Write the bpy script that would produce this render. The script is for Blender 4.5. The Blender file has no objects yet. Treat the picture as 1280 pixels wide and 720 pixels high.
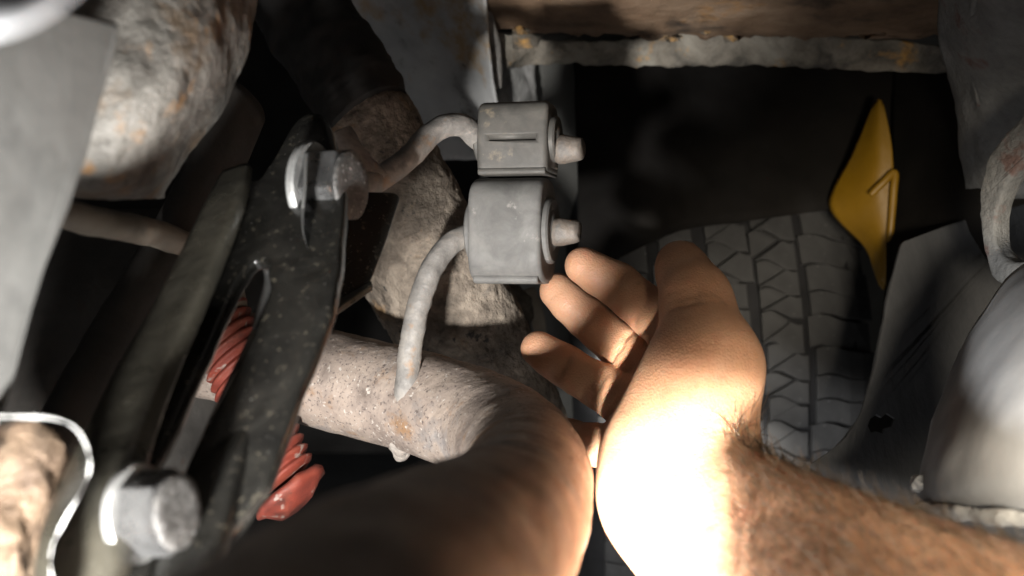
import bpy, bmesh, math, random
import numpy as np
from mathutils import Vector, Matrix, noise as mnoise

random.seed(7)
rng = np.random.default_rng(7)
SC = bpy.context.scene
COL = SC.collection

# ------------------------------------------------------------------ camera, world, lamp, exposure
CAMZ = 0.40            # camera height above the concrete floor (m)
FPX = 1372.0           # focal length in pixels of a 1280 wide frame
cam_d = bpy.data.cameras.new("camera")
cam_d.sensor_width = 36.0
cam_d.lens = 36.0 * FPX / 1280.0
cam_d.clip_start = 0.01
cam_d.clip_end = 50
cam_d.dof.use_dof = True
cam_d.dof.focus_distance = 0.49
cam_d.dof.aperture_fstop = 9.0
cam = bpy.data.objects.new("camera", cam_d)
cam.location = (0, 0, CAMZ)
cam.rotation_euler = (math.radians(90), 0, 0)
COL.objects.link(cam)
SC.camera = cam

w = bpy.data.worlds.new("World")
SC.world = w
w.use_nodes = True
w.node_tree.nodes["Background"].inputs[0].default_value = (0.9, 0.95, 1.0, 1)
w.node_tree.nodes["Background"].inputs[1].default_value = 0.003

LAMP = (-0.088, 0.14, CAMZ - 0.125)
ld = bpy.data.lights.new("inspection_lamp", 'POINT')
ld.energy = 14.5
ld.color = (1.0, 0.985, 0.955)
ld.shadow_soft_size = 0.012
lo = bpy.data.objects.new("inspection_lamp", ld)
lo.location = LAMP
COL.objects.link(lo)


def aim(o, target):
    o.rotation_euler = (Vector(target) - Vector(o.location)).to_track_quat('-Z', 'Y').to_euler()


TORCH = (-0.005, 0.100, CAMZ - 0.130)          # a torch lying below the arm, its hot spot on the wrist
td = bpy.data.lights.new("torch", 'SPOT')
td.energy = 160.0
td.color = (1.0, 0.95, 0.86)
td.spot_size = math.radians(19)
td.spot_blend = 0.75
td.shadow_soft_size = 0.01
to = bpy.data.objects.new("torch", td)
to.location = TORCH
aim(to, (0.0605, 0.39, CAMZ - 0.0865))
COL.objects.link(to)
wd = bpy.data.lights.new("work_light", 'SPOT')   # weak work light off to the right
wd.energy = 30.0
wd.color = (1.0, 0.88, 0.70)
wd.spot_size = math.radians(46)
wd.spot_blend = 1.0
wd.shadow_soft_size = 0.04
wo = bpy.data.objects.new("work_light", wd)
wo.location = (0.11, 0.02, CAMZ - 0.06)
aim(wo, (0.180, 0.33, CAMZ - 0.090))
COL.objects.link(wo)

SC.view_settings.view_transform = 'Standard'
SC.view_settings.look = 'None'
SC.view_settings.exposure = 0.0
SC.view_settings.gamma = 1.0
SC.cycles.use_denoising = True
SC.cycles.max_bounces = 6


# ------------------------------------------------------------------ helpers
def P(px, py, d):
    """a point d metres in front of the camera seen at photo pixel (px, py)"""
    return Vector(((px - 640) / FPX * d, d, CAMZ + (360 - py) / FPX * d))


def tag(o, label=None, cat=None, group=None, kind=None):
    if label: o["label"] = label
    if cat: o["category"] = cat
    if group: o["group"] = group
    if kind: o["kind"] = kind
    return o


def empty(name, loc, label=None, cat=None, group=None, kind=None):
    o = bpy.data.objects.new(name, None)
    o.empty_display_size = 0.02
    o.location = loc
    COL.objects.link(o)
    return tag(o, label, cat, group, kind)


def wloc(o):
    l = Vector((0, 0, 0))
    while o is not None:
        l = l + Vector(o.location)
        o = o.parent
    return l


def link_mesh(name, me, mat, parent=None, smooth=True, recentre=True):
    """verts are in world space; the origin is put at the mesh's base"""
    n = len(me.vertices)
    co = np.empty(n * 3)
    me.vertices.foreach_get("co", co)
    co = co.reshape(-1, 3)
    base = Vector(((co[:, 0].min() + co[:, 0].max()) / 2, (co[:, 1].min() + co[:, 1].max()) / 2, co[:, 2].min()))
    co -= np.array(base)
    me.vertices.foreach_set("co", co.ravel())
    me.update()
    o = bpy.data.objects.new(name, me)
    if mat is not None:
        me.materials.clear()
        me.materials.append(mat)
    if smooth:
        me.polygons.foreach_set("use_smooth", [True] * len(me.polygons))
    if parent is not None:
        o.parent = parent
        o.location = base - wloc(parent)
    else:
        o.location = base
    COL.objects.link(o)
    return o


def from_bm(name, bm, mat, parent=None, smooth=True, angle=None):
    bmesh.ops.recalc_face_normals(bm, faces=bm.faces)
    if angle is not None:
        for e in bm.edges:
            e.smooth = not (len(e.link_faces) == 2 and e.calc_face_angle(0) > math.radians(angle))
    me = bpy.data.meshes.new(name)
    bm.to_mesh(me)
    bm.free()
    return link_mesh(name, me, mat, parent, smooth)


def from_arrays(name, v, f, mat, parent=None, smooth=True):
    me = bpy.data.meshes.new(name)
    me.from_pydata([tuple(x) for x in v], [], [tuple(int(i) for i in x) for x in f])
    me.update()
    return link_mesh(name, me, mat, parent, smooth)


def fbm(p, scale, octaves=4, lac=2.1):
    a, t, q = 1.0, 0.0, Vector(p) * scale
    for _ in range(octaves):
        t += a * mnoise.noise(q)
        q = q * lac
        a *= 0.5
    return t


def displace(bm, amp, scale, octaves=4, ridged=False, off=(0, 0, 0)):
    bm.normal_update()
    o = Vector(off)
    moves = []
    for v in bm.verts:
        n = fbm(v.co + o, scale, octaves)
        if ridged: n = 0.5 - abs(n)
        moves.append(v.normal * (n * amp))
    for v, m in zip(bm.verts, moves):
        v.co += m


def catmull(pts, n):
    """pts: list of tuples (any length); n samples per span"""
    A = [np.array(p, float) for p in pts]
    A = [2 * A[0] - A[1]] + A + [2 * A[-1] - A[-2]]
    out = []
    for i in range(1, len(A) - 2):
        p0, p1, p2, p3 = A[i - 1], A[i], A[i + 1], A[i + 2]
        for k in range(n):
            t = k / n
            out.append(0.5 * ((2 * p1) + (-p0 + p2) * t + (2 * p0 - 5 * p1 + 4 * p2 - p3) * t * t + (-p0 + 3 * p1 - 3 * p2 + p3) * t ** 3))
    out.append(A[-2])
    return out


def tube_bm(pts, segs=24, n=8, flat=1.0, updir=(0, 0, 1), cap=True, sq=2.0):
    """pts: (x,y,z,r) world; a swept round (or flattened) tube"""
    S = catmull(pts, n)
    bm = bmesh.new()
    rings = []
    up = Vector(updir)
    for i, s in enumerate(S):
        a = S[max(i - 1, 0)][:3]
        b = S[min(i + 1, len(S) - 1)][:3]
        t = Vector(b - a).normalized()
        u = up - t * up.dot(t)
        if u.length < 1e-4: u = Vector((1, 0, 0))
        u.normalize()
        up = u
        v = t.cross(u)
        c = Vector(s[:3])
        ring = []
        for k in range(segs):
            th = 2 * math.pi * k / segs
            cc, ss = math.cos(th), math.sin(th)
            cc = math.copysign(abs(cc) ** (2 / sq), cc)
            ss = math.copysign(abs(ss) ** (2 / sq), ss)
            ring.append(bm.verts.new(c + u * (cc * s[3]) + v * (ss * s[3] * flat)))
        rings.append(ring)
    for i in range(len(rings) - 1):
        for k in range(segs):
            bm.faces.new((rings[i][k], rings[i][(k + 1) % segs], rings[i + 1][(k + 1) % segs], rings[i + 1][k]))
    if cap:
        bm.faces.new(rings[0][::-1])
        bm.faces.new(rings[-1])
    return bm


def T(*pp):
    """[(px,py,d,r)] -> [(x,y,z,r)]"""
    return [tuple(P(a, b, d)) + (r,) for a, b, d, r in pp]


def sheet_bm(rows, nu=10, nv=10, thick=0.002, amp=0.0, scale=60, octaves=5, edge=0.0, off=(0, 0, 0), ridged=False):
    """rows of (px,py,d) control points -> a smooth surface with thickness (away from the camera)"""
    R = [catmull([tuple(P(*c)) for c in r], nu) for r in rows]
    m = len(R[0])
    cols = [catmull([R[i][j] for i in range(len(R))], nv) for j in range(m)]
    nr = len(cols[0])
    bm = bmesh.new()
    g = [[bm.verts.new(Vector(cols[j][i])) for j in range(m)] for i in range(nr)]
    if edge:
        for i in range(nr):
            for j in range(m):
                if i in (0, nr - 1) or j in (0, m - 1):
                    v = g[i][j]
                    v.co += Vector((mnoise.noise(v.co * 90), mnoise.noise(v.co * 90 + Vector((9, 0, 0))), mnoise.noise(v.co * 140 + Vector((0, 7, 0))))) * edge
    for i in range(nr - 1):
        for j in range(m - 1):
            bm.faces.new((g[i][j], g[i][j + 1], g[i + 1][j + 1], g[i + 1][j]))
    bm.normal_update()
    # face the camera
    c = Vector((0, 0, CAMZ))
    s = sum(f.normal.dot(c - f.calc_center_median()) for f in bm.faces)
    if s < 0:
        bmesh.ops.reverse_faces(bm, faces=bm.faces)
    if amp:
        displace(bm, amp, scale, octaves, ridged, off)
        bm.normal_update()
    if thick:
        fr = list(bm.faces)
        be = [e for e in bm.edges if len(e.link_faces) == 1]
        back = {}
        for v in list(bm.verts):
            back[v] = bm.verts.new(v.co - v.normal * thick)
        for f in fr:
            bm.faces.new([back[v] for v in reversed(f.verts)])
        for e in be:
            a, b = e.verts
            f = e.link_faces[0]
            vs = list(f.verts)
            i = vs.index(a)
            if vs[(i + 1) % len(vs)] is b: a, b = b, a
            bm.faces.new((a, b, back[b], back[a]))
    return bm


def plane_map(ref):
    """ref: three (px,py,d) -> function (px,py)->world point on that plane (1/d is linear in pixels)"""
    A = np.array([[a, b, 1.0] for a, b, d in ref])
    k = np.linalg.solve(A, np.array([1.0 / d for a, b, d in ref]))
    return lambda px, py: P(px, py, 1.0 / (k[0] * px + k[1] * py + k[2]))


def rounded(pts, r=6, n=3):
    out = []
    m = len(pts)
    for i in range(m):
        p0, p1, p2 = (np.array(pts[(i + k) % m], float) for k in (-1, 0, 1))
        a, b = p0 - p1, p2 - p1
        ra = min(r, np.linalg.norm(a) * 0.45); rb = min(r, np.linalg.norm(b) * 0.45)
        A = p1 + a / np.linalg.norm(a) * ra
        B = p1 + b / np.linalg.norm(b) * rb
        for k in range(n + 1):
            t = k / n
            out.append(tuple((1 - t) ** 2 * A + 2 * t * (1 - t) * p1 + t * t * B))
    return out


def plate(name, outline, holes, ref, thick, bevel, mat, parent=None, rnd=0, amp=0, scale=80, sub=0):
    """a flat plate with holes: pixel outline laid on a real plane, thickened away from the camera"""
    M = plane_map(ref)
    loops = [rounded(outline, rnd) if rnd else outline] + list(holes)
    W = [[M(a, b) for a, b in l] for l in loops]
    o = W[0][0]
    n = (M(ref[1][0], ref[1][1]) - M(ref[0][0], ref[0][1])).cross(M(ref[2][0], ref[2][1]) - M(ref[0][0], ref[0][1])).normalized()
    if n.dot(Vector((0, 0, CAMZ)) - o) < 0: n = -n
    ux = (W[0][1] - o).normalized()
    ux = (ux - n * ux.dot(n)).normalized()
    uy = n.cross(ux)
    cu = bpy.data.curves.new("tmp", 'CURVE')
    cu.dimensions = '2D'
    cu.fill_mode = 'BOTH'
    cu.extrude = max(thick / 2 - bevel, 1e-5)
    cu.bevel_depth = bevel
    cu.bevel_resolution = 2
    cu.offset = -bevel
    for l in W:
        s = cu.splines.new('POLY')
        s.points.add(len(l) - 1)
        s.use_cyclic_u = True
        for q, p in zip(s.points, l):
            q.co = ((p - o).dot(ux), (p - o).dot(uy), 0, 1)
    ob = bpy.data.objects.new("tmp", cu)
    COL.objects.link(ob)
    dg = bpy.context.evaluated_depsgraph_get()
    me = bpy.data.meshes.new_from_object(ob.evaluated_get(dg))
    bpy.data.objects.remove(ob)
    bpy.data.curves.remove(cu)
    mt = Matrix((ux, uy, n)).transposed().to_4x4()
    mt.translation = o - n * (thick / 2)
    bm = bmesh.new()
    bm.from_mesh(me)
    bmesh.ops.remove_doubles(bm, verts=bm.verts, dist=1e-6)
    bm.transform(mt)
    if sub:
        bmesh.ops.triangulate(bm, faces=[f for f in bm.faces if len(f.verts) > 4])
        bmesh.ops.subdivide_edges(bm, edges=[e for e in bm.edges if e.calc_length() > 0.006], cuts=sub, use_grid_fill=True)
    if amp:
        displace(bm, amp, scale, 4)
    bpy.data.meshes.remove(me)
    return from_bm(name, bm, mat, parent, True, 35)


def frame_from_axis(axis, up=(0, 0, 1)):
    x = Vector(axis).normalized()
    u = Vector(up)
    z = (u - x * u.dot(x)).normalized()
    y = z.cross(x)
    return x, y, z


def lathe_bm(origin, axis, prof, segs=32, hexed=False, up=(0, 0, 1), twist=0.0):
    """prof: (distance along the axis, radius)"""
    x, y, z = frame_from_axis(axis, up)
    o = Vector(origin)
    bm = bmesh.new()
    rings = []
    for (t, r) in prof:
        ring = []
        for k in range(segs):
            th = 2 * math.pi * (k + twist) / segs
            ring.append(bm.verts.new(o + x * t + y * (r * math.cos(th)) + z * (r * math.sin(th))))
        rings.append(ring)
    for i in range(len(rings) - 1):
        for k in range(segs):
            bm.faces.new((rings[i][k], rings[i][(k + 1) % segs], rings[i + 1][(k + 1) % segs], rings[i + 1][k]))
    bm.faces.new(rings[0][::-1])
    bm.faces.new(rings[-1])
    return bm


# ------------------------------------------------------------------ procedural materials
def mat(name, stops, scale=40, rough=(0.5, 0.8), bump=0.3, bscale=200, metallic=0.0, detail=8, spots=None, speck=None, bdist=0.002, spec=0.5, sss=0, coat=0.0, stretch=(1, 1, 1), fine=None):
    """stops: colour ramp over a noise; spots: (colour, scale, threshold, softness) patches of their own shape"""
    m = bpy.data.materials.new(name)
    m.use_nodes = True
    nt = m.node_tree
    N, L = nt.nodes, nt.links
    b = N["Principled BSDF"]
    tc = N.new("ShaderNodeTexCoord")
    mp = N.new("ShaderNodeMapping")
    mp.inputs["Scale"].default_value = stretch
    mp.inputs["Location"].default_value = (random.random() * 9, random.random() * 9, random.random() * 9)
    L.new(tc.outputs["Object"], mp.inputs[0])
    nz = N.new("ShaderNodeTexNoise")
    nz.inputs["Scale"].default_value = scale
    nz.inputs["Detail"].default_value = detail
    nz.inputs["Roughness"].default_value = 0.62
    nz.inputs["Distortion"].default_value = 0.4
    L.new(mp.outputs[0], nz.inputs["Vector"])
    cr = N.new("ShaderNodeValToRGB")
    el = cr.color_ramp.elements
    el[0].position, el[0].color = stops[0][0], (*stops[0][1], 1)
    el[1].position, el[1].color = stops[-1][0], (*stops[-1][1], 1)
    for p, c in stops[1:-1]:
        e = el.new(p)
        e.color = (*c, 1)
    L.new(nz.outputs["Fac"], cr.inputs[0])
    col = cr.outputs[0]

    def patch(col, c, sc, th, soft, det=6):
        n2 = N.new("ShaderNodeTexNoise")
        n2.inputs["Scale"].default_value = sc
        n2.inputs["Detail"].default_value = det
        n2.inputs["Roughness"].default_value = 0.65
        L.new(mp.outputs[0], n2.inputs["Vector"])
        r = N.new("ShaderNodeValToRGB")
        r.color_ramp.elements[0].position = th
        r.color_ramp.elements[1].position = th + soft
        L.new(n2.outputs["Fac"], r.inputs[0])
        mx = N.new("ShaderNodeMix")
        mx.data_type = 'RGBA'
        L.new(r.outputs[0], mx.inputs["Factor"])
        L.new(col, mx.inputs["A"])
        mx.inputs["B"].default_value = (*c, 1)
        return mx.outputs["Result"], r.outputs[0]

    for s in (spots or []):
        col, _ = patch(col, *s)
    for s in (speck or []):
        col, _ = patch(col, *s, 2)
    L.new(col, b.inputs["Base Color"])
    b.inputs["Metallic"].default_value = metallic
    b.inputs["Specular IOR Level"].default_value = spec
    b.inputs["Coat Weight"].default_value = coat
    mr = N.new("ShaderNodeMapRange")
    mr.inputs["To Min"].default_value, mr.inputs["To Max"].default_value = rough
    mr.inputs["From Min"].default_value, mr.inputs["From Max"].default_value = 0.3, 0.7
    n3 = N.new("ShaderNodeTexNoise")
    n3.inputs["Scale"].default_value = scale * 2.3
    n3.inputs["Detail"].default_value = 6
    L.new(mp.outputs[0], n3.inputs["Vector"])
    L.new(n3.outputs["Fac"], mr.inputs["Value"])
    L.new(mr.outputs[0], b.inputs["Roughness"])
    n4 = N.new("ShaderNodeTexNoise")
    n4.inputs["Scale"].default_value = bscale
    n4.inputs["Detail"].default_value = 7
    n4.inputs["Roughness"].default_value = 0.6
    L.new(mp.outputs[0], n4.inputs["Vector"])
    bp = N.new("ShaderNodeBump")
    bp.inputs["Strength"].default_value = bump
    bp.inputs["Distance"].default_value = bdist
    L.new(n4.outputs["Fac"], bp.inputs["Height"])
    last = bp
    if fine:
        vo = N.new("ShaderNodeTexVoronoi")
        vo.inputs["Scale"].default_value = fine[0]
        L.new(mp.outputs[0], vo.inputs["Vector"])
        b2 = N.new("ShaderNodeBump")
        b2.inputs["Strength"].default_value = fine[1]
        b2.inputs["Distance"].default_value = fine[2]
        L.new(vo.outputs["Distance"], b2.inputs["Height"])
        L.new(bp.outputs[0], b2.inputs["Normal"])
        last = b2
    L.new(last.outputs[0], b.inputs["Normal"])
    if sss:
        b.inputs["Subsurface Weight"].default_value = sss
        b.inputs["Subsurface Radius"].default_value = (1.0, 0.35, 0.18)
        b.inputs["Subsurface Scale"].default_value = 0.004
    return m


M = {}
M['pipe'] = mat("rusty_pipe", [(0.3, (0.15, 0.115, 0.095)), (0.45, (0.27, 0.218, 0.185)), (0.58, (0.36, 0.29, 0.24)), (0.75, (0.25, 0.23, 0.225))], 45, (0.5, 0.8), 0.32, 300, 0.15, spots=[((0.26, 0.155, 0.085), 44, 0.56, 0.12), ((0.21, 0.20, 0.195), 26, 0.56, 0.12)], speck=[((0.12, 0.095, 0.085), 620, 0.57, 0.12), ((0.50, 0.45, 0.40), 420, 0.62, 0.1)], bdist=0.002)
M['weld'] = mat("weld", [(0.3, (0.34, 0.29, 0.25)), (0.7, (0.56, 0.51, 0.46))], 120, (0.4, 0.7), 0.6, 300, 0.2)
M['rod'] = mat("grey_rod", [(0.3, (0.13, 0.122, 0.113)), (0.5, (0.23, 0.214, 0.197)), (0.7, (0.32, 0.288, 0.252))], 90, (0.5, 0.8), 0.5, 420, 0.1, spots=[((0.26, 0.16, 0.09), 60, 0.60, 0.12)], bdist=0.001)
M['rod_rust'] = mat("rusty_pin", [(0.3, (0.10, 0.08, 0.065)), (0.5, (0.18, 0.15, 0.125)), (0.7, (0.13, 0.127, 0.122))], 120, (0.45, 0.75), 0.6, 500, 0.2, bdist=0.001)
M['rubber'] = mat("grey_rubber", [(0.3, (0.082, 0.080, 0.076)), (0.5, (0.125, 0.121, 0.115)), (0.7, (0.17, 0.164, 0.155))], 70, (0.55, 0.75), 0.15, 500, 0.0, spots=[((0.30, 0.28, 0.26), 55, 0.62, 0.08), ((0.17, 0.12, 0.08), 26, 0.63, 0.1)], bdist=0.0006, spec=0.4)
M['rubber_top'] = mat("dim_rubber", [(0.3, (0.052, 0.049, 0.044)), (0.5, (0.078, 0.073, 0.066)), (0.7, (0.11, 0.102, 0.09))], 70, (0.5, 0.7), 0.2, 500, 0.0, spots=[((0.22, 0.18, 0.13), 45, 0.60, 0.1)], bdist=0.0006, spec=0.4)  # darker copy of the hanger rubber; dimmer light put into its colour
M['black'] = mat("black_paint", [(0.3, (0.008, 0.0078, 0.0072)), (0.7, (0.020, 0.019, 0.0165))], 60, (0.12, 0.28), 0.35, 120, 0.0, coat=0.4, speck=[((0.22, 0.21, 0.19), 1000, 0.71, 0.04), ((0.055, 0.049, 0.038), 300, 0.60, 0.12)], bdist=0.001, spec=0.6)  # pale specks painted in for glints on the gloss
M['black_lit'] = mat("lit_black_paint", [(0.3, (0.028, 0.026, 0.020)), (0.7, (0.058, 0.053, 0.041))], 50, (0.22, 0.42), 0.25, 160, 0.0, speck=[((0.22, 0.21, 0.18), 900, 0.69, 0.04)], bdist=0.001, spec=0.6)  # paler copy of the black paint; lamplight put into the colour
M['steel'] = mat("bolt_steel", [(0.3, (0.11, 0.11, 0.11)), (0.7, (0.24, 0.24, 0.24))], 110, (0.2, 0.42), 0.3, 400, 0.85, bdist=0.0006)
M['steel_dark'] = mat("grimy_bolt_end", [(0.3, (0.035, 0.034, 0.033)), (0.7, (0.11, 0.105, 0.10))], 300, (0.35, 0.6), 0.8, 600, 0.3, speck=[((0.5, 0.5, 0.5), 600, 0.66, 0.04)], bdist=0.001)
M['tab'] = mat("zinc_tab", [(0.3, (0.24, 0.24, 0.235)), (0.7, (0.44, 0.44, 0.43))], 110, (0.3, 0.5), 0.2, 400, 0.6)
M['plate_grey'] = mat("dusty_grey_plate", [(0.3, (0.05, 0.05, 0.047)), (0.5, (0.075, 0.074, 0.07)), (0.7, (0.105, 0.103, 0.098))], 14, (0.6, 0.85), 0.15, 120, 0.0, spots=[((0.045, 0.045, 0.043), 14, 0.56, 0.1)])
M['rust_panel'] = mat("rust_stained_panel", [(0.3, (0.04, 0.034, 0.028)), (0.46, (0.075, 0.069, 0.060)), (0.6, (0.115, 0.107, 0.095)), (0.75, (0.08, 0.071, 0.060))], 60, (0.55, 0.85), 0.7, 150, 0.0, spots=[((0.16, 0.088, 0.036), 70, 0.57, 0.12), ((0.035, 0.03, 0.025), 90, 0.58, 0.08), ((0.085, 0.055, 0.03), 40, 0.55, 0.14)], bdist=0.003)
M['rust_drum'] = mat("rust_drum", [(0.3, (0.05, 0.03, 0.018)), (0.5, (0.13, 0.085, 0.052)), (0.7, (0.23, 0.175, 0.125))], 40, (0.5, 0.8), 0.8, 120, 0.0, spots=[((0.10, 0.06, 0.035), 30, 0.58, 0.1)], bdist=0.005)
M['beige_tube'] = mat("beige_tube", [(0.3, (0.18, 0.15, 0.115)), (0.7, (0.29, 0.26, 0.21))], 30, (0.5, 0.8), 0.2, 120, 0.0)
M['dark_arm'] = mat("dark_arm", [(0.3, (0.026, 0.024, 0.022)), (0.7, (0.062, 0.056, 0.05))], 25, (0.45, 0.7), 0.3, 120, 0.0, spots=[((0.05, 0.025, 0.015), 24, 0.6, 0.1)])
M['edge_grey'] = mat("bare_grey_bracket", [(0.3, (0.28, 0.28, 0.27)), (0.7, (0.44, 0.44, 0.43))], 70, (0.4, 0.65), 0.3, 220, 0.2, spots=[((0.3, 0.18, 0.1), 60, 0.66, 0.06)])
M['red'] = mat("red_rubber", [(0.3, (0.09, 0.015, 0.009)), (0.5, (0.19, 0.033, 0.019)), (0.7, (0.24, 0.062, 0.036))], 60, (0.55, 0.75), 0.2, 200, 0.0, speck=[((0.30, 0.22, 0.19), 120, 0.62, 0.08)], spots=[((0.06, 0.02, 0.015), 40, 0.55, 0.12)])
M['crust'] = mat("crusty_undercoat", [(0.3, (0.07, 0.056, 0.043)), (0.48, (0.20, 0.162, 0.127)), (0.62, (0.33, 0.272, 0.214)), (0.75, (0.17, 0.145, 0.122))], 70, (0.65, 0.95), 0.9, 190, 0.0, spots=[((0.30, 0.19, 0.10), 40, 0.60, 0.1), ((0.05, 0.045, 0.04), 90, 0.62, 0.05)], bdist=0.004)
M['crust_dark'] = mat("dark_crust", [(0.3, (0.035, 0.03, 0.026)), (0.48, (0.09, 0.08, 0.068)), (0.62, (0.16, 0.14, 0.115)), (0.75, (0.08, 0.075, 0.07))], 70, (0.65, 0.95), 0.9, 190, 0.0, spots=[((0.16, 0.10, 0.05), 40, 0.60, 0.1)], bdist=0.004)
M['panel_grey'] = mat("grey_body_panel", [(0.3, (0.36, 0.36, 0.355)), (0.5, (0.48, 0.48, 0.475)), (0.7, (0.56, 0.555, 0.54))], 16, (0.6, 0.85), 0.2, 150, 0.0, spots=[((0.42, 0.29, 0.16), 17, 0.55, 0.1), ((0.22, 0.21, 0.195), 30, 0.56, 0.1), ((0.12, 0.10, 0.08), 60, 0.66, 0.05)])
M['ledge_rust'] = mat("rust_brown_ledge", [(0.3, (0.06, 0.035, 0.02)), (0.5, (0.16, 0.10, 0.06)), (0.7, (0.26, 0.185, 0.125))], 22, (0.6, 0.85), 0.8, 90, 0.0, bdist=0.004, spots=[((0.26, 0.13, 0.04), 22, 0.6, 0.1), ((0.035, 0.025, 0.018), 16, 0.56, 0.1)], stretch=(0.6, 1, 1.6))  # dark patches put shadow zones into the rust colour
M['flange'] = mat("flaking_seam", [(0.3, (0.05, 0.045, 0.037)), (0.5, (0.20, 0.175, 0.14)), (0.7, (0.32, 0.295, 0.245))], 35, (0.6, 0.85), 0.7, 130, 0.0, spots=[((0.46, 0.25, 0.07), 36, 0.57, 0.1), ((0.04, 0.036, 0.032), 16, 0.52, 0.08)], bdist=0.005)
M['well'] = mat("wheel_well_panel", [(0.3, (0.085, 0.084, 0.077)), (0.7, (0.135, 0.132, 0.122))], 10, (0.6, 0.85), 0.15, 110, 0.0, spots=[((0.07, 0.07, 0.065), 9, 0.6, 0.12)])
M['well_strip'] = mat("streaked_strip", [(0.35, (0.05, 0.048, 0.045)), (0.5, (0.17, 0.168, 0.16)), (0.65, (0.34, 0.33, 0.32))], 60, (0.6, 0.85), 0.3, 150, 0.0, stretch=(1, 1, 0.18))
M['tyre'] = mat("tyre_rubber", [(0.3, (0.029, 0.029, 0.030)), (0.7, (0.056, 0.056, 0.057))], 40, (0.6, 0.85), 0.3, 300, 0.0, speck=[((0.2, 0.2, 0.2), 300, 0.72, 0.03)], bdist=0.0008, spec=0.35)
M['tyre_deep'] = mat("tyre_groove", [(0.3, (0.012, 0.012, 0.013)), (0.7, (0.022, 0.022, 0.024))], 40, (0.8, 0.95), 0.2, 300, 0.0, spec=0.2)
M['yellow'] = mat("yellow_plastic", [(0.3, (0.17, 0.09, 0.003)), (0.7, (0.24, 0.13, 0.006))], 20, (0.4, 0.6), 0.1, 200, 0.0)
M['liner'] = mat("dark_liner", [(0.3, (0.05, 0.051, 0.055)), (0.7, (0.095, 0.097, 0.101))], 18, (0.5, 0.75), 0.3, 140, 0.0, spots=[((0.09, 0.09, 0.09), 30, 0.66, 0.08)], stretch=(1.6, 1, 0.6))
M['liner_shade'] = mat("black_liner_shade", [(0.3, (0.004, 0.0035, 0.003)), (0.7, (0.010, 0.0085, 0.0075))], 18, (0.8, 0.95), 0.2, 140, 0.0, spec=0.15)  # also colours the sheet that stands for shade over the tyre
M['muffler'] = mat("grey_muffler", [(0.3, (0.19, 0.194, 0.202)), (0.7, (0.29, 0.294, 0.302))], 14, (0.4, 0.65), 0.12, 120, 0.15, spots=[((0.26, 0.22, 0.18), 16, 0.62, 0.1)])
M['muffler_seam'] = mat("muffler_seam", [(0.3, (0.42, 0.42, 0.41)), (0.7, (0.60, 0.59, 0.57))], 60, (0.5, 0.7), 0.6, 160, 0.0, bdist=0.004)  # paler than the shell; the lit edge is put into this colour
M['eye_plate'] = mat("gritty_grey_bracket", [(0.3, (0.10, 0.10, 0.098)), (0.7, (0.18, 0.18, 0.176))], 60, (0.6, 0.9), 0.7, 350, 0.0, spots=[((0.12, 0.075, 0.065), 26, 0.6, 0.06)])
M['concrete'] = mat("concrete", [(0.3, (0.20, 0.205, 0.215)), (0.7, (0.30, 0.305, 0.315))], 12, (0.8, 0.95), 0.3, 160, 0.0)
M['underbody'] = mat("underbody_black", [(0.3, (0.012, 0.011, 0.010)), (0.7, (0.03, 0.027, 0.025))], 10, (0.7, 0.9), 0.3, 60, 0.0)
M['skin'] = mat("skin", [(0.3, (0.41, 0.215, 0.125)), (0.5, (0.48, 0.262, 0.158)), (0.7, (0.54, 0.31, 0.195))], 45, (0.42, 0.6), 0.2, 330, 0.0, spots=[((0.46, 0.19, 0.115), 34, 0.54, 0.18), ((0.30, 0.165, 0.10), 70, 0.60, 0.12)], bdist=0.0012, spec=0.4, sss=0.35, fine=(1100, 0.35, 0.0006))
M['nail'] = mat("nail", [(0.3, (0.62, 0.42, 0.30)), (0.7, (0.68, 0.48, 0.36))], 60, (0.25, 0.35), 0.05, 300, 0.0, sss=0.2)
M['hair'] = mat("arm_hair", [(0.3, (0.035, 0.022, 0.012)), (0.7, (0.07, 0.045, 0.025))], 60, (0.4, 0.5), 0.0, 300, 0.0)

# ------------------------------------------------------------------ setting: floor and dark underbody
bm = bmesh.new()
bmesh.ops.create_grid(bm, x_segments=60, y_segments=60, size=3.0)
for v in bm.verts:
    v.co = v.co + Vector((0, 1.2, 0))
    v.co.z = fbm(v.co, 3, 3) * 0.002
tag(from_bm("floor", bm, M['concrete']), "grey concrete floor under the car", None, None, "structure")

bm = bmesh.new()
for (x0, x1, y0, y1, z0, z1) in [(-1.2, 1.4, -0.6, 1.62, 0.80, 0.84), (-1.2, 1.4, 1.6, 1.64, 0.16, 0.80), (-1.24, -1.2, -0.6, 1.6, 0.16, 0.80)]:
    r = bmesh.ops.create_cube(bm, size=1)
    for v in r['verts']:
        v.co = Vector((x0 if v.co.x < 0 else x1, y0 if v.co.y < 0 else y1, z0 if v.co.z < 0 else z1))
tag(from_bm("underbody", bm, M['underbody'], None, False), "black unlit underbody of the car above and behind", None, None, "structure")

# ------------------------------------------------------------------ body panels behind the hanger
# grey body panel, upper middle
bm = sheet_bm([[(400, -60, .67), (480, -60, .65), (560, -60, .63), (606, -60, .61)],
               [(420, 30, .70), (500, 30, .675), (570, 30, .65), (608, 30, .635)],
               [(470, 110, .73), (540, 110, .695), (585, 110, .67), (618, 112, .655)],
               [(530, 200, .77), (575, 200, .73), (610, 200, .71), (632, 200, .695)]], 14, 14, 0.002, 0.0018, 40, 4)
pan = from_bm("body_panel", bm, M['panel_grey'])
tag(pan, "pale grey rust-stained body panel above the bent hanger rod", "body panel")
bm = tube_bm(T((598, -60, .655, .0045), (606, 10, .655, .0042), (618, 60, .662, .004), (622, 110, .67, .003)), 10, 8, 0.5)
displace(bm, .0006, 150, 3)
from_bm("seam_lip", bm, M['rod'], pan)

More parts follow.
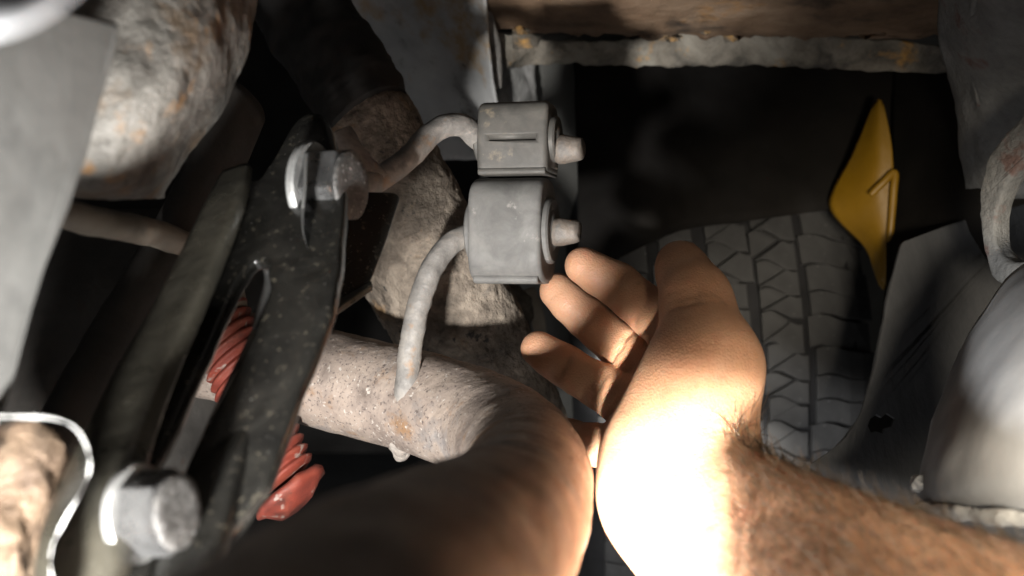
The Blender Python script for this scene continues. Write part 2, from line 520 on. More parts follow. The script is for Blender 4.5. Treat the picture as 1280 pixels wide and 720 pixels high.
# rust-brown ledge along the top
led = empty("rusty_ledge", P(860, 40, .68), "rust-brown ledge with a torn flaking seam along the top", "ledge")
bm = sheet_bm([[(602, -70, .56), (760, -70, .56), (960, -75, .56), (1260, -75, .55)],
               [(606, -20, .61), (760, -18, .61), (960, -20, .605), (1250, -20, .59)],
               [(612, 22, .66), (760, 34, .652), (900, 36, .65), (1240, 30, .63)],
               [(616, 34, .672), (760, 42, .662), (900, 46, .66), (1240, 44, .64)]], 30, 10, 0.003, 0.003, 30, 5, 0.0035)
from_bm("upper_skin", bm, M['ledge_rust'], led)
bm = sheet_bm([[(621, 40, .676), (700, 52, .690), (790, 50, .690), (900, 34, .672), (1210, 60, .655)],
               [(625, 60, .680), (700, 64, .692), (790, 64, .692), (900, 56, .678), (1215, 76, .66)],
               [(632, 84, .690), (700, 80, .698), (790, 83, .698), (900, 82, .686), (1220, 92, .665)]], 34, 8, 0.0025, 0.0028, 45, 5, 0.0018)
from_bm("seam_flange", bm, M['flange'], led)
for k, (a, b, c, d_, z) in enumerate([(640, 36, 662, 42, .664), (868, 30, 900, 40, .655), (830, 48, 850, 52, .676), (905, 40, 930, 50, .668), (640, 44, 676, 58, .672)]):
    bm = sheet_bm([[(a, b, z), ((a + c) / 2, b - 3, z - .004), (c, b + 2, z - .002)],
                   [(a + 2, d_, z), ((a + c) / 2, d_ + 2, z - .003), (c - 4, d_ - 1, z)]], 8, 8, 0.0012, 0.0015, 120, 3, 0.002)
    from_bm("rust_flake", bm, M['flange'], led)

# wheel well panel behind the hanger
wel = empty("wheel_well_panel", P(800, 420, .85), "dull grey wheel well panel behind the rubber hanger", "panel")
bm = sheet_bm([[(600, 40, .74), (660, 40, .735), (760, 40, .76), (900, 40, .83), (1240, 40, .92)],
               [(600, 150, .76), (660, 150, .755), (760, 150, .79), (900, 150, .88), (1240, 150, 1.0)],
               [(600, 290, .80), (670, 290, .80), (770, 290, .86), (900, 290, .98), (1240, 290, 1.15)],
               [(600, 520, .86), (680, 520, .86), (780, 520, .94), (900, 520, 1.1), (1240, 520, 1.25)],
               [(600, 820, .86), (680, 820, .86), (780, 820, .90), (840, 820, .95), (900, 820, 1.0)]], 14, 12, 0.002, 0.002, 22, 4)
from_bm("panel_skin", bm, M['well'], wel)
bm = sheet_bm([[(617, 74, .705), (634, 76, .712), (652, 78, .716), (668, 80, .722)],
               [(619, 130, .712), (636, 130, .722), (650, 130, .722), (672, 130, .73)],
               [(622, 190, .72), (638, 190, .73), (654, 190, .732), (676, 190, .742)]], 12, 12, 0.002, 0.0025, 90, 4, 0.001)
from_bm("corner_strip", bm, M['well_strip'], wel)
# ------------------------------------------------------------------ crusty rail
bm = tube_bm(T((420, 78, .580, .018), (436, 104, .577, .021), (452, 142, .578, .0275), (490, 240, .578, .035), (528, 330, .578, .0375), (578, 420, .588, .037), (632, 540, .615, .038)), 120, 26, 0.8, (1, -1, 0.4))
displace(bm, .0010, 70, 5, False)
displace(bm, .0020, 260, 4, True)
tag(from_bm("chassis_rail", bm, M['crust']), "crusty tan undercoated chassis rail running diagonally behind the hanger rods", "chassis rail")
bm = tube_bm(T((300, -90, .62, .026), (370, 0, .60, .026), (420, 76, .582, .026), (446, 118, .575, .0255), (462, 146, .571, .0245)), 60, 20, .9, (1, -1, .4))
displace(bm, .0025, 50, 4)  # dark tube added over the rail end in place of shade
tag(from_bm("rail_end_shade", bm, M['underbody']), "black tube added as the shade on the upper end of the chassis rail", "shade tube")
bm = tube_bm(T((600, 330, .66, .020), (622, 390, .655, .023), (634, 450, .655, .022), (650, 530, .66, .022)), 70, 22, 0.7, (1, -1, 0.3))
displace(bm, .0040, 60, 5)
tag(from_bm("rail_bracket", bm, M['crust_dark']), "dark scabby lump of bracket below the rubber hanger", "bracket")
bm = sheet_bm([[(655, 362, .70), (668, 358, .70)], [(664, 390, .698), (680, 392, .70)], [(668, 415, .70), (684, 420, .702)]], 6, 8, .003, .001, 80, 3)
tag(from_bm("small_clip", bm, M['beige_tube']), "small tan clip beside the middle fingertip", "clip")

# ------------------------------------------------------------------ tyre with separate tread blocks
TY_R, TY_C = 0.305, P(912, 360, .75) + Vector((0.0, 0.305, -0.075))
TY_YAW = math.radians(3)
ty = empty("tyre", (TY_C.x, TY_C.y, TY_C.z - TY_R), "dark worn car tyre with zigzag tread behind the hand", "tyre")
ty.rotation_euler = (0, math.radians(-2.0), TY_YAW)
prof = [(-.100, .205), (-.106, .235), (-.104, .265), (-.097, .285), (-.088, .2955), (-.06, .2985), (0, .300), (.06, .2985), (.088, .2955), (.097, .285), (.104, .265), (.106, .235), (.100, .205)]
bm = bmesh.new()
rings = []
SEG = 128
for (x, r) in prof:
    rings.append([bm.verts.new((x, r * math.cos(2 * math.pi * k / SEG), TY_R + r * math.sin(2 * math.pi * k / SEG))) for k in range(SEG)])
for i in range(len(rings) - 1):
    for k in range(SEG):
        bm.faces.new((rings[i][k], rings[i][(k + 1) % SEG], rings[i + 1][(k + 1) % SEG], rings[i + 1][k]))
bmesh.ops.recalc_face_normals(bm, faces=bm.faces)
me = bpy.data.meshes.new("carcass")
bm.to_mesh(me); bm.free()
me.polygons.foreach_set("use_smooth", [True] * len(me.polygons))
me.materials.append(M['tyre_deep'])
o = bpy.data.objects.new("carcass", me)
o.parent = ty
COL.objects.link(o)


def inset(poly, d):
    n = len(poly)
    A = sum(poly[i][0] * poly[(i + 1) % n][1] - poly[(i + 1) % n][0] * poly[i][1] for i in range(n))
    s = 1 if A > 0 else -1
    out = []
    for i in range(n):
        p0, p1, p2 = (np.array(poly[(i + k) % n], float) for k in (-1, 0, 1))
        e1 = (p1 - p0) / np.linalg.norm(p1 - p0)
        e2 = (p2 - p1) / np.linalg.norm(p2 - p1)
        n1 = np.array((-e1[1], e1[0])) * s
        n2 = np.array((-e2[1], e2[0])) * s
        m_ = (n1 + n2) / 2
        m_ = m_ / max(np.dot(m_, m_), 0.35)
        out.append(tuple(p1 + m_ * d))
    return out


PITCH = 0.0195
NP = round(2 * math.pi * TY_R / PITCH)
PITCH = 2 * math.pi * TY_R / NP
# piecewise outlines of a tread pitch, u across the rib 0..1, v along the circumference in pitches
PA = [(0, 0), (.16, .08), (.32, .06), (.5, -.10), (.70, -.28), (.38, -.58), (.0, -.90)]
PB = [(.70, -.28), (.84, -.37), (1, -.38), (1, -1.30), (.84, -1.30), (.70, -1.28), (.5, -1.10), (.32, -.94), (.16, -.92), (0, -1.0), (.0, -.90), (.38, -.58)]
SH = [(0, 0), (.16, .08), (.32, .02), (.5, -.16), (.72, -.20), (1, -.22), (1, -1.22), (.72, -1.20), (.5, -1.16), (.32, -.98), (.16, -.92), (0, -1.0)]


def tread_mesh(poly, x0, x1, gap=0.0007, PITCH=PITCH):
    w_ = x1 - x0
    q = inset([(x0 + u * w_, v * PITCH) for u, v in poly], gap)
    q2 = inset([(x0 + u * w_, v * PITCH) for u, v in poly], gap + 0.0005)
    bm = bmesh.new()

    def pt(x, s, h):
        crown = TY_R - 0.0022 * (abs(x) / .06) ** 2 - (0.012 * max(0, (abs(x) - .075) / .03) ** 2)
        r = crown + h
        a = s / TY_R
        return (x, -r * math.cos(a), TY_R + r * math.sin(a))
    lo_ = [bm.verts.new(pt(x, s, -.0075)) for x, s in q]
    mi = [bm.verts.new(pt(x, s, -.0005)) for x, s in q]
    hi = [bm.verts.new(pt(x, s, 0)) for x, s in q2]
    n = len(q)
    for a, b in ((lo_, mi), (mi, hi)):
        for i in range(n):
            bm.faces.new((a[i], a[(i + 1) % n], b[(i + 1) % n], b[i]))
    bm.faces.new(hi)
    bmesh.ops.triangulate(bm, faces=[f for f in bm.faces if len(f.verts) > 4])
    bmesh.ops.recalc_face_normals(bm, faces=bm.faces)
    me = bpy.data.meshes.new("tread_block")
    bm.to_mesh(me); bm.free()
    me.materials.append(M['tyre'])
    return me


G = 0.0023
RIBS = [(-.093, -.052 - G, 'S', True, .3), (-.052 + G, -.0175 - G, 'R', False, .62), (-.0175 + G, .0175 - G, 'R', False, .15), (.0175 + G, .052 - G, 'R', False, .55), (.052 + G, .103, 'S', False, .4)]
for x0, x1, kind, mirror, ph in RIBS:
    polys = [SH] if kind == 'S' else [PA, PB]
    for poly in polys:
        pl = [((1 - u) if mirror else u, v) for u, v in poly]
        mes = [tread_mesh(pl, x0, x1, 0.00042, PITCH * q) for q in (.86, 1.0, 1.16)]   # mixed pitch lengths, as on a real tyre
        a = -.62 + ph * PITCH / TY_R
        k = 0
        while a < .95:
            q = (1, 2, 2, 0, 1, 0, 2, 1, 0, 0, 1, 2, 0)[k % 13]
            a += PITCH * (.86, 1.0, 1.16)[q] / TY_R
            k += 1
            o = bpy.data.objects.new("tread_block", mes[q])
            o.parent = ty
            wear = Matrix.Rotation(random.uniform(-.010, .010), 4, 'Z')
            o.matrix_local = Matrix.Translation((0, 0, TY_R)) @ Matrix.Rotation(-a, 4, 'X') @ Matrix.Translation((0, 0, -TY_R)) @ wear
            COL.objects.link(o)

# ------------------------------------------------------------------ yellow plastic wedge beyond the tyre
yl = empty("yellow_strip", P(1080, 360, 0.701), "pointed yellow plastic strip in front of the tyre shoulder", "plastic strip")
bm = sheet_bm([[(1090, 132, .700), (1098, 124, .694), (1105, 132, .692)],
               [(1066, 190, .708), (1094, 186, .690), (1115, 184, .686)],
               [(1036, 256, .716), (1086, 246, .690), (1117, 238, .684)],
               [(1080, 310, .706), (1098, 304, .690), (1116, 298, .684)],
               [(1099, 356, .695), (1103, 362, .690), (1107, 356, .688)]], 8, 8, .004, .0008, 40, 3)
from_bm("strip_body", bm, M['yellow'], yl)
bm = tube_bm(T((1088, 244, .684, .0022), (1104, 228, .681, .0024), (1118, 216, .681, .0024), (1117, 240, .680, .0024), (1112, 300, .682, .0022), (1105, 352, .686, .002)), 14, 8)
from_bm("rolled_rim", bm, M['yellow'], yl)

# ------------------------------------------------------------------ liners right of the tyre
hole = [(x + 12, y + 2) for x, y in [(1078, 522), (1085, 517), (1091, 521), (1098, 516), (1106, 521), (1102, 529), (1093, 532), (1092, 538), (1083, 535), (1078, 537), (1075, 530)]]
lin = plate("wheel_arch_liner", [(1128, 300), (1320, 240), (1320, 700), (1150, 640), (1060, 612), (1008, 582), (1032, 566), (1058, 546), (1074, 520), (1084, 490), (1096, 452), (1100, 425), (1108, 380)],
            [hole], [(1108, 380, .60), (1010, 580, .56), (1300, 500, .60)], .003, .0008, M['liner'], None, 8, .0018, 26, 3)
tag(lin, "dark grey torn wheel arch liner with a small ragged hole", "arch liner")
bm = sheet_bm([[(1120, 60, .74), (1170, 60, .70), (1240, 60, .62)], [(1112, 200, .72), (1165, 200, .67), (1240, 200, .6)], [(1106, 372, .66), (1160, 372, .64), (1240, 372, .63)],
               [(1082, 500, .64), (1160, 500, .64), (1240, 500, .64)], [(1070, 640, .64), (1160, 640, .64), (1240, 640, .64)]], 10, 10, .002, .002, 25, 3)  # lower rows added as a dark backing behind the liner hole
tag(from_bm("black_splash_guard", bm, M['liner_shade']), "black splash guard strip between yellow strip and grey eye bracket", "splash guard")

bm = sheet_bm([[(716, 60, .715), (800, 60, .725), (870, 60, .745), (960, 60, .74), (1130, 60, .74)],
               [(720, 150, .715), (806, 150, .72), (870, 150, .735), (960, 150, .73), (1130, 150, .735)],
               [(724, 350, .72), (812, 304, .715), (870, 284, .725), (960, 272, .72), (1130, 250, .73)]], 12, 10, .003, .003, 25, 4)  # near-black sheet added where shade hides the tyre top
tag(from_bm("tyre_top_shade", bm, M['liner_shade']), "black sheet added as the shade over the tyre top", "shade sheet")

# upper right grey panel and eye bracket
bm = sheet_bm([[(1180, -70, .50), (1215, -70, .48), (1250, -70, .46), (1340, -70, .44)],
               [(1172, 40, .56), (1205, 40, .53), (1240, 40, .51), (1340, 40, .48)],
               [(1190, 120, .60), (1212, 120, .57), (1240, 120, .55), (1340, 120, .52)],
               [(1206, 250, .63), (1222, 250, .62), (1250, 250, .60), (1340, 250, .58)]], 12, 12, .002, .0022, 30, 4)
up = tag(from_bm("side_panel", bm, M['eye_plate']), "plain grey side panel in the upper right corner", "side panel")
bm = tube_bm(T((1232, -60, .475, .0035), (1215, 20, .52, .0035), (1214, 70, .55, .003), (1224, 130, .565, .0025)), 10, 8, .6)
from_bm("seam_lip", bm, M['eye_plate'], up)
el_h = [(1286 + 42 * math.cos(t) - 10 * math.sin(t), 262 + 66 * math.sin(t) - 12 * math.cos(t)) for t in np.linspace(0, 2 * math.pi, 28, endpoint=False)]
eb = plate("eye_bracket", [(1290, 130), (1380, 90), (1400, 400), (1290, 372), (1240, 350), (1226, 300), (1222, 245), (1236, 190)], [el_h],
           [(1225, 250, .52), (1280, 120, .49), (1280, 340, .50)], .010, .0018, M['eye_plate'], None, 14, .0008, 120, 2)
tag(eb, "gritty grey bracket with a large round eye at the right edge", "bracket")

# ------------------------------------------------------------------ muffler, lower right
mu = empty("muffler", P(1230, 650, .36), "blurred pale grey muffler end with a crimped lower seam", "muffler")
bm = sheet_bm([[(1330, 300, .46), (1290, 322, .45), (1258, 345, .45), (1226, 390, .46), (1198, 440, .48)],
               [(1420, 350, .37), (1340, 370, .37), (1270, 400, .385), (1212, 450, .41), (1176, 500, .45)],
               [(1440, 460, .335), (1340, 475, .335), (1262, 500, .35), (1196, 530, .38), (1158, 555, .42)],
               [(1440, 570, .325), (1340, 580, .325), (1256, 590, .34), (1186, 602, .37), (1146, 612, .41)],
               [(1440, 650, .33), (1340, 646, .33), (1252, 642, .343), (1192, 640, .37), (1150, 640, .405)]], 10, 10, .002, .0008, 30, 3)
from_bm("shell", bm, M['muffler'], mu)
bm = tube_bm(T((1440, 660, .322, .0026), (1340, 654, .322, .0026), (1262, 648, .335, .0026), (1200, 643, .36, .0027), (1154, 640, .395, .0032), (1136, 650, .40, .0026)), 20, 14, .55)
displace(bm, .0010, 90, 4)
from_bm("crimped_seam", bm, M['muffler_seam'], mu)
bm = bmesh.new()
bmesh.ops.create_icosphere(bm, subdivisions=4, radius=.0034, matrix=Matrix.Translation(P(1150, 604, .405)))
displace(bm, .0018, 200, 3)
from_bm("mud_lump", bm, M['muffler'], mu)

# ------------------------------------------------------------------ left side: plates, rails, arms
lp = plate("grey_plate", [(-60, -30), (150, 30), (146, 70), (112, 190), (62, 330), (8, 508), (-70, 700)], [], [(0, 20, .235), (110, 190, .27), (0, 500, .25)], .004, .0012, M['plate_grey'], None, 6, .0016, 22, 3)
tag(lp, "blurred flat grey plate at the left edge", "plate")
bm = tube_bm(T((-160, 10, .12, .0045), (-40, 0, .12, .0045), (30, -18, .122, .004), (100, -60, .125, .003)), 16, 10, .5)
tag(from_bm("pale_bracket_lip", bm, M['muffler']), "very blurred pale lip in the top left corner", "bracket lip")

rp = empty("rusted_frame_panel", P(180, 250, .45), "blotchy grey and orange rusted frame panel left of the forked bracket", "frame panel")
bm = sheet_bm([[(90, -60, .320), (180, -60, .325), (260, -60, .345), (330, -60, .40)],
               [(100, 40, .315), (190, 40, .320), (262, 40, .340), (318, 40, .40)],
               [(100, 120, .312), (180, 120, .316), (240, 126, .335), (285, 130, .39)],
               [(86, 190, .314), (150, 192, .318), (196, 194, .335), (236, 196, .38)],
               [(74, 226, .320), (132, 230, .324), (176, 232, .340), (212, 232, .38)],
               [(72, 248, .336), (128, 250, .340), (170, 250, .355), (206, 248, .39)]], 24, 20, .002, .0012, 60, 5)
from_bm("panel_skin", bm, M['rust_panel'], rp)
bm = tube_bm(T((30, 250, .350, .0048), (100, 272, .355, .0050), (150, 282, .37, .0050), (205, 296, .42, .0052), (300, 330, .50, .0052)), 24, 10)
displace(bm, .0006, 60, 3)
tag(from_bm("beige_tube", bm, M['beige_tube']), "blurred beige tube under the rusted frame panel", "tube")

# dark suspension arm in the shade at left
bm = tube_bm(T((300, 130, .50, .016), (235, 290, .46, .017), (165, 420, .42, .018), (90, 560, .38, .018), (20, 700, .35, .018)), 40, 14, .6)
displace(bm, .0008, 50, 3)
arm_d = tag(from_bm("suspension_arm", bm, M['dark_arm']), "dark suspension arm in shade behind the forked bracket", "suspension arm")
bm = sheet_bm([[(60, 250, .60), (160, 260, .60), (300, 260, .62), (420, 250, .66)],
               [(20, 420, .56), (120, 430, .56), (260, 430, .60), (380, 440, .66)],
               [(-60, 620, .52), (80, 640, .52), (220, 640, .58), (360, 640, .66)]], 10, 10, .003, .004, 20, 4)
tag(from_bm("spring_seat_panel", bm, M['dark_arm']), "dark grey panel in shade behind the suspension arm", "panel")

# rusty drum and bent grey bracket, lower left
bm = sheet_bm([[(-90, 520, .31), (0, 530, .30), (50, 530, .30), (92, 545, .315)],
               [(-90, 600, .29), (0, 600, .285), (50, 600, .288), (96, 610, .305)],
               [(-90, 680, .28), (0, 680, .277), (30, 690, .28), (62, 700, .295)],
               [(-90, 790, .275), (0, 790, .272), (30, 790, .276), (60, 800, .29)]], 12, 12, .003, .004, 60, 5)
tag(from_bm("rusty_drum", bm, M['rust_drum']), "rusty brown drum face in the lower left corner", "drum")
path = catmull([(-60, 520), (20, 521), (70, 524), (98, 540), (112, 574), (106, 606), (82, 648), (64, 688), (66, 730), (80, 780)], 8)
bm = bmesh.new()
V = []
for (a, b) in path:
    V.append([bm.verts.new(P(a, b, .245)), bm.verts.new(P(a, b, .30))])
for i in range(len(V) - 1):
    bm.faces.new((V[i][0], V[i][1], V[i + 1][1], V[i + 1][0]))
r = bmesh.ops.solidify(bm, geom=bm.faces[:], thickness=.0024)
bmesh.ops.bevel(bm, geom=[e for e in bm.edges if e.calc_face_angle(0) > 1.0], offset=.0006, segments=2, affect='EDGES')
displace(bm, .0005, 90, 3)
tag(from_bm("bent_bracket", bm, M['edge_grey'], None, True, 40), "bent grey sheet-metal bracket edge curling round the rusty drum", "bracket")

# ------------------------------------------------------------------ red ridged boot
ax0, ax1 = P(272, 396, .52), P(362, 614, .505)
cap_a = P(262, 340, .525)
ax = ax1 - ax0
Lb = ax.length
NR = 17
bmp = []
for k in range(NR):
    t = Lb * k / NR
    pch = Lb / NR
    bmp += [(t, .0128), (t + pch * .25, .0150), (t + pch * .45, .0158), (t + pch * .65, .0150), (t + pch * .92, .0128)]
rb = empty("ridged_boot", ax1, "red ridged rubber boot behind the black forked bracket", "rubber boot")
bm = lathe_bm(ax0, ax, bmp, 40)
for v in bm.verts:     # the ridges climb like a screw
    q = (v.co - ax0)
    side = q.dot(Vector((1, 0, 0.3)))
    v.co += ax.normalized() * (-side * 0.30)
displace(bm, .0003, 120, 3)
from_bm("bellows", bm, M['red'], rb)
bm = lathe_bm(cap_a, ax0 - cap_a, [(-.004, .012), (0, .0145), ((ax0 - cap_a).length - .002, .0145), ((ax0 - cap_a).length, .012)], 32)
displace(bm, .0008, 90, 3)
from_bm("top_sleeve", bm, M['beige_tube'], rb)
bm = lathe_bm(ax1 - ax.normalized() * .002, ax, [(0, .0165), (.0015, .0182), (.004, .0182), (.0055, .015), (.011, .0085), (.012, .004)], 40)
for v in bm.verts:
    q = (v.co - ax1)
    v.co += ax.normalized() * (-q.dot(Vector((1, 0, .3))) * .22)
displace(bm, .0009, 120, 3)
from_bm("collar", bm, M['red'], rb)

# ------------------------------------------------------------------ black forked bracket
br = empty("forked_bracket", P(180, 720, .28), "glossy black forked bracket held by two hex bolts", "bracket")
slot = rounded([(318, 322), (334, 330), (338, 362), (300, 448), (262, 520), (232, 590), (205, 606), (182, 598), (216, 530), (262, 430), (296, 352)], 8, 3)
refp = [(390, 160, .415), (200, 680, .29), (300, 400, .352)]
refp[2] = (260, 330, .37)
plate("fork_plate", [(386, 138), (406, 140), (416, 168), (432, 240), (424, 330), (414, 386), (372, 492), (332, 602), (300, 648), (236, 722), (180, 800), (60, 800), (76, 690), (110, 590), (170, 460), (226, 350), (270, 262), (284, 212), (300, 206), (320, 226), (346, 188), (370, 146)],
      [slot], refp, .006, .0018, M['black'], br, 8, .0006, 60, 2)
# rounded left prong
bm = tube_bm(T((296, 214, .392, .006), (276, 268, .375, .0085), (236, 360, .350, .0095), (186, 460, .325, .0105), (142, 560, .30, .0115), (112, 650, .278, .0125), (96, 780, .262, .0125)), 40, 12, .38, (.85, 0, .5), True, 4.0)
displace(bm, .0002, 60, 3)
from_bm("pressed_prong", bm, M['black_lit'], br)  # paler paint stands for the light on this prong
# raised right prong web and its lit edge, the light put in as paler colour
bm = tube_bm(T((392, 300, .386, .007), (352, 400, .362, .0088), (312, 490, .336, .0092), (272, 590, .306, .0095), (244, 680, .286, .0095), (200, 790, .262, .0095)), 40, 12, .40, (.85, 0, .5), True, 4.0)
displace(bm, .0002, 60, 3)
from_bm("pressed_web", bm, M['black'], br)
bm = tube_bm(T((414, 384, .386, .0012), (376, 490, .352, .0013), (336, 598, .322, .0013), (302, 648, .306, .0012)), 10, 10)
from_bm("lit_edge", bm, M['rod'], br)
bm = tube_bm(T((318, 322, .3755, .0010), (332, 328, .376, .0017), (337, 352, .372, .0018), (326, 388, .362, .0014), (318, 410, .357, .0008)), 12, 8)
from_bm("slot_lip", bm, M['tab'], br)
plate("wing_plate", [(384, 262), (428, 238), (494, 240), (501, 246), (484, 300), (464, 352), (412, 389), (392, 384)], [], [(400, 250, .412), (498, 244, .432), (410, 386, .400)], .0042, .0009, M['black'], br, 5)
plate("wing_edge", [(412, 392), (466, 355), (462, 346), (410, 379)], [], [(412, 392, .396), (466, 355, .412), (462, 346, .416)], .003, .0006, M['black_lit'], br, 2)  # lighter strip painted for the lit edge under the wing


def bolt(parent, centre, axis, s, tw=0.12):
    b = empty("bolt", centre - wloc(parent))
    b.parent = parent
    x = Vector(axis).normalized()
    bm = lathe_bm(centre - x * (.0105 * s), axis, [(0, .0142 * s), (.0008 * s, .0148 * s), (.0022 * s, .0148 * s), (.003 * s, .0142 * s)], 40)
    from_bm("washer", bm, M['tab'], b, True, 35)
    bm = lathe_bm(centre - x * (.0075 * s), axis, [(0, .0122 * s), (.0003 * s, .0128 * s), (.0108 * s, .0128 * s), (.0114 * s, .0118 * s)], 6, twist=tw)
    bmesh.ops.bevel(bm, geom=list(bm.edges), offset=.00022 * s, segments=2, affect='EDGES')
    from_bm("hex_head", bm, M['steel'], b, True, 25)
    bm = lathe_bm(centre + x * (.0035 * s), axis, [(0, .0100 * s), (.0010 * s, .0112 * s), (.0016 * s, .0112 * s), (.0022 * s, .0104 * s), (.0020 * s, .0070 * s), (.0018 * s, .002 * s)], 36)
    displace(bm, .00025, 400, 2)
    from_bm("bolt_end", bm, M['steel_dark'], b)
    return b


bolt(br, P(422, 232, .392), (.94, -.34, .02), 1.12)
bolt(br, P(204, 640, .275), (.95, -.30, .10), .86, .3)
# bent locking tab by the upper bolt
tp = catmull([(383, 192), (382, 230), (379, 268), (379, 292), (386, 318), (392, 336)], 8)
bm = bmesh.new()
V = [[bm.verts.new(P(a + 1, b, .364)), bm.verts.new(P(a - 3, b, .380))] for a, b in tp]
for i in range(len(V) - 1):
    bm.faces.new((V[i][0], V[i][1], V[i + 1][1], V[i + 1][0]))
bmesh.ops.solidify(bm, geom=bm.faces[:], thickness=.0017)
from_bm("locking_tab", bm, M['tab'], br, True, 40)

# ------------------------------------------------------------------ exhaust pipe with its welded rod
ep = empty("exhaust_pipe", P(690, 640, .42), "rusty exhaust pipe elbow bending towards the viewer below the hand", "exhaust pipe")
R = .0240
PIPE = T((200, 425, .565, R), (330, 455, .545, R), (450, 484, .525, R), (540, 508, .505, R), (618, 540, .475, R * 1.0), (655, 580, .425, R), (652, 622, .37, R), (628, 660, .315, R), (585, 700, .255, R), (520, 760, .20, R), (420, 860, .15, R), (200, 1100, .10, R))
bm = tube_bm(PIPE, 110, 40)
displace(bm, .0006, 60, 3)
from_bm("pipe", bm, M['pipe'], ep)
rod = tube_bm(T((502, 530, .4990, .0050), (504, 512, .4925, .0052), (508, 480, .4890, .0052), (514, 430, .489, .0053), (524, 380, .49, .0052), (540, 336, .492, .0052), (562, 306, .496, .0052), (590, 293, .502, .0052), (640, 290, .501, .0052), (700, 290, .495, .0052)), 24, 14)
displace(rod, .0004, 220, 3)
rd = from_bm("welded_rod", rod, M['rod'], ep)
bm = lathe_bm(P(692, 290, .496), P(727, 290, .491) - P(692, 290, .496), [(0, .0050), (.0008, .0064), (.004, .0064), (.0105, .0050), (.0122, .0040)], 28)
displace(bm, .0006, 250, 3)
from_bm("pin_head", bm, M['rod_rust'], rd)
bm = tube_bm(T((508, 494, .4915, .0020), (503, 515, .4920, .0046), (500, 535, .4955, .0052), (500, 554, .503, .0054), (502, 568, .513, .0040)), 28, 12, .8)
displace(bm, .0014, 160, 4)
from_bm("weld_bead", bm, M['weld'], ep)
bm = lathe_bm(P(488, 530, .4925), (-.3, -1, -.35), [(-.003, .0036), (.0004, .0036), (.0009, .0029), (.0004, .0021), (-.0025, .0016)], 24)
displace(bm, .0009, 300, 3)
from_bm("weld_crater", bm, M['weld'], ep)

# ------------------------------------------------------------------ upper bent rod on the body
ur = empty("bent_hanger_rod", P(478, 230, .465), "bent grey steel rod holding the top of the rubber hanger", "hanger rod")
bm = tube_bm(T((446, 236, .452, .0058), (470, 226, .462, .0054), (492, 212, .468, .0052), (514, 194, .474, .0052), (536, 170, .48, .0052), (558, 157, .485, .0052), (580, 158, .492, .0052), (598, 174, .500, .0052), (616, 185, .502, .0052), (650, 187, .500, .0052), (700, 187, .495, .0052)), 24, 14)
displace(bm, .0003, 200, 3)
from_bm("rod", bm, M['rod'], ur)
bm = tube_bm(T((424, 168, .462, .0062), (438, 190, .461, .0060), (456, 212, .461, .0058), (476, 226, .463, .0050)), 24, 10)
displace(bm, .0006, 160, 3)
from_bm("rod_foot", bm, M['rod'], ur)
bm = lathe_bm(P(696, 187, .4955), P(730, 186, .490) - P(696, 187, .4955), [(0, .0050), (.0008, .0066), (.0035, .0066), (.0105, .0052), (.0122, .0048)], 28)
displace(bm, .0004, 250, 3)
from_bm("pin_head", bm, M['rod_rust'], ur)

# ------------------------------------------------------------------ rubber exhaust hanger
hg = empty("rubber_hanger", P(642, 360, .49), "grey two-lobed rubber exhaust hanger on two steel pins", "exhaust hanger")
HX, HY, HZ = frame_from_axis((.968, -.25, -.01), (-.06, 0, 1))   # pin axis, depth, up


def lobe(name, cx, prof, half, mat_, bev=.0030, parent=None, seg=5):
    """prof: (depth, up) outline in metres, extruded along the pin axis"""
    bm = bmesh.new()
    n = len(prof)
    a = [bm.verts.new(cx + HY * y + HZ * z - HX * half) for y, z in prof]
    b = [bm.verts.new(cx + HY * y + HZ * z + HX * half) for y, z in prof]
    bm.faces.new(a[::-1]); f2 = bm.faces.new(b)
    for i in range(n):
        bm.faces.new((a[i], a[(i + 1) % n], b[(i + 1) % n], b[i]))
    bmesh.ops.recalc_face_normals(bm, faces=bm.faces)
    cap = [e for e in bm.edges if len(e.link_faces) == 2 and any(len(f.verts) > 4 for f in e.link_faces)]
    bmesh.ops.bevel(bm, geom=cap, offset=bev, segments=seg, affect='EDGES', profile=.6)
    return from_bm(name, bm, mat_, parent or hg, True, 50)


upc = P(648, 175, .500)
loc_ = P(641, 288.5, .502)
# upper lobe: nearly flat face, rounded top
up_prof = rounded([(-.0125, -.0162), (-.0140, .000), (-.0125, .0125), (-.0085, .0165), (.0085, .0165), (.013, .010), (.013, -.0162)], .0035, 4)
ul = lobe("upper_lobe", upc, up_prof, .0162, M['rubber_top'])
bmc = bmesh.new()          # moulded recess in the face of the upper lobe
for sx in (-1, 1):
    for yy in (-.02, -.0122):
        for zz in (-.0015, .0013):
            bmc.verts.new(upc + HX * (.0006 + sx * .0108) + HY * yy + HZ * (zz - .0004))
bmesh.ops.convex_hull(bmc, input=bmc.verts)
cut = from_bm("cutter", bmc, None)
md = ul.modifiers.new("recess", 'BOOLEAN')
md.object = cut
md.operation = 'DIFFERENCE'
dg = bpy.context.evaluated_depsgraph_get()
nm = bpy.data.meshes.new_from_object(ul.evaluated_get(dg))
ul.modifiers.clear()
ul.data = nm
bpy.data.objects.remove(cut)
# raised lower hem of the upper lobe
hem = rounded([(-.0116, -.0168), (-.0129, -.0166), (-.0134, -.0152), (-.0127, -.0135), (.012, -.0135), (.012, -.0168)], .0010, 3)
lobe("upper_hem", upc, hem, .0156, M['rubber_top'], .0009)
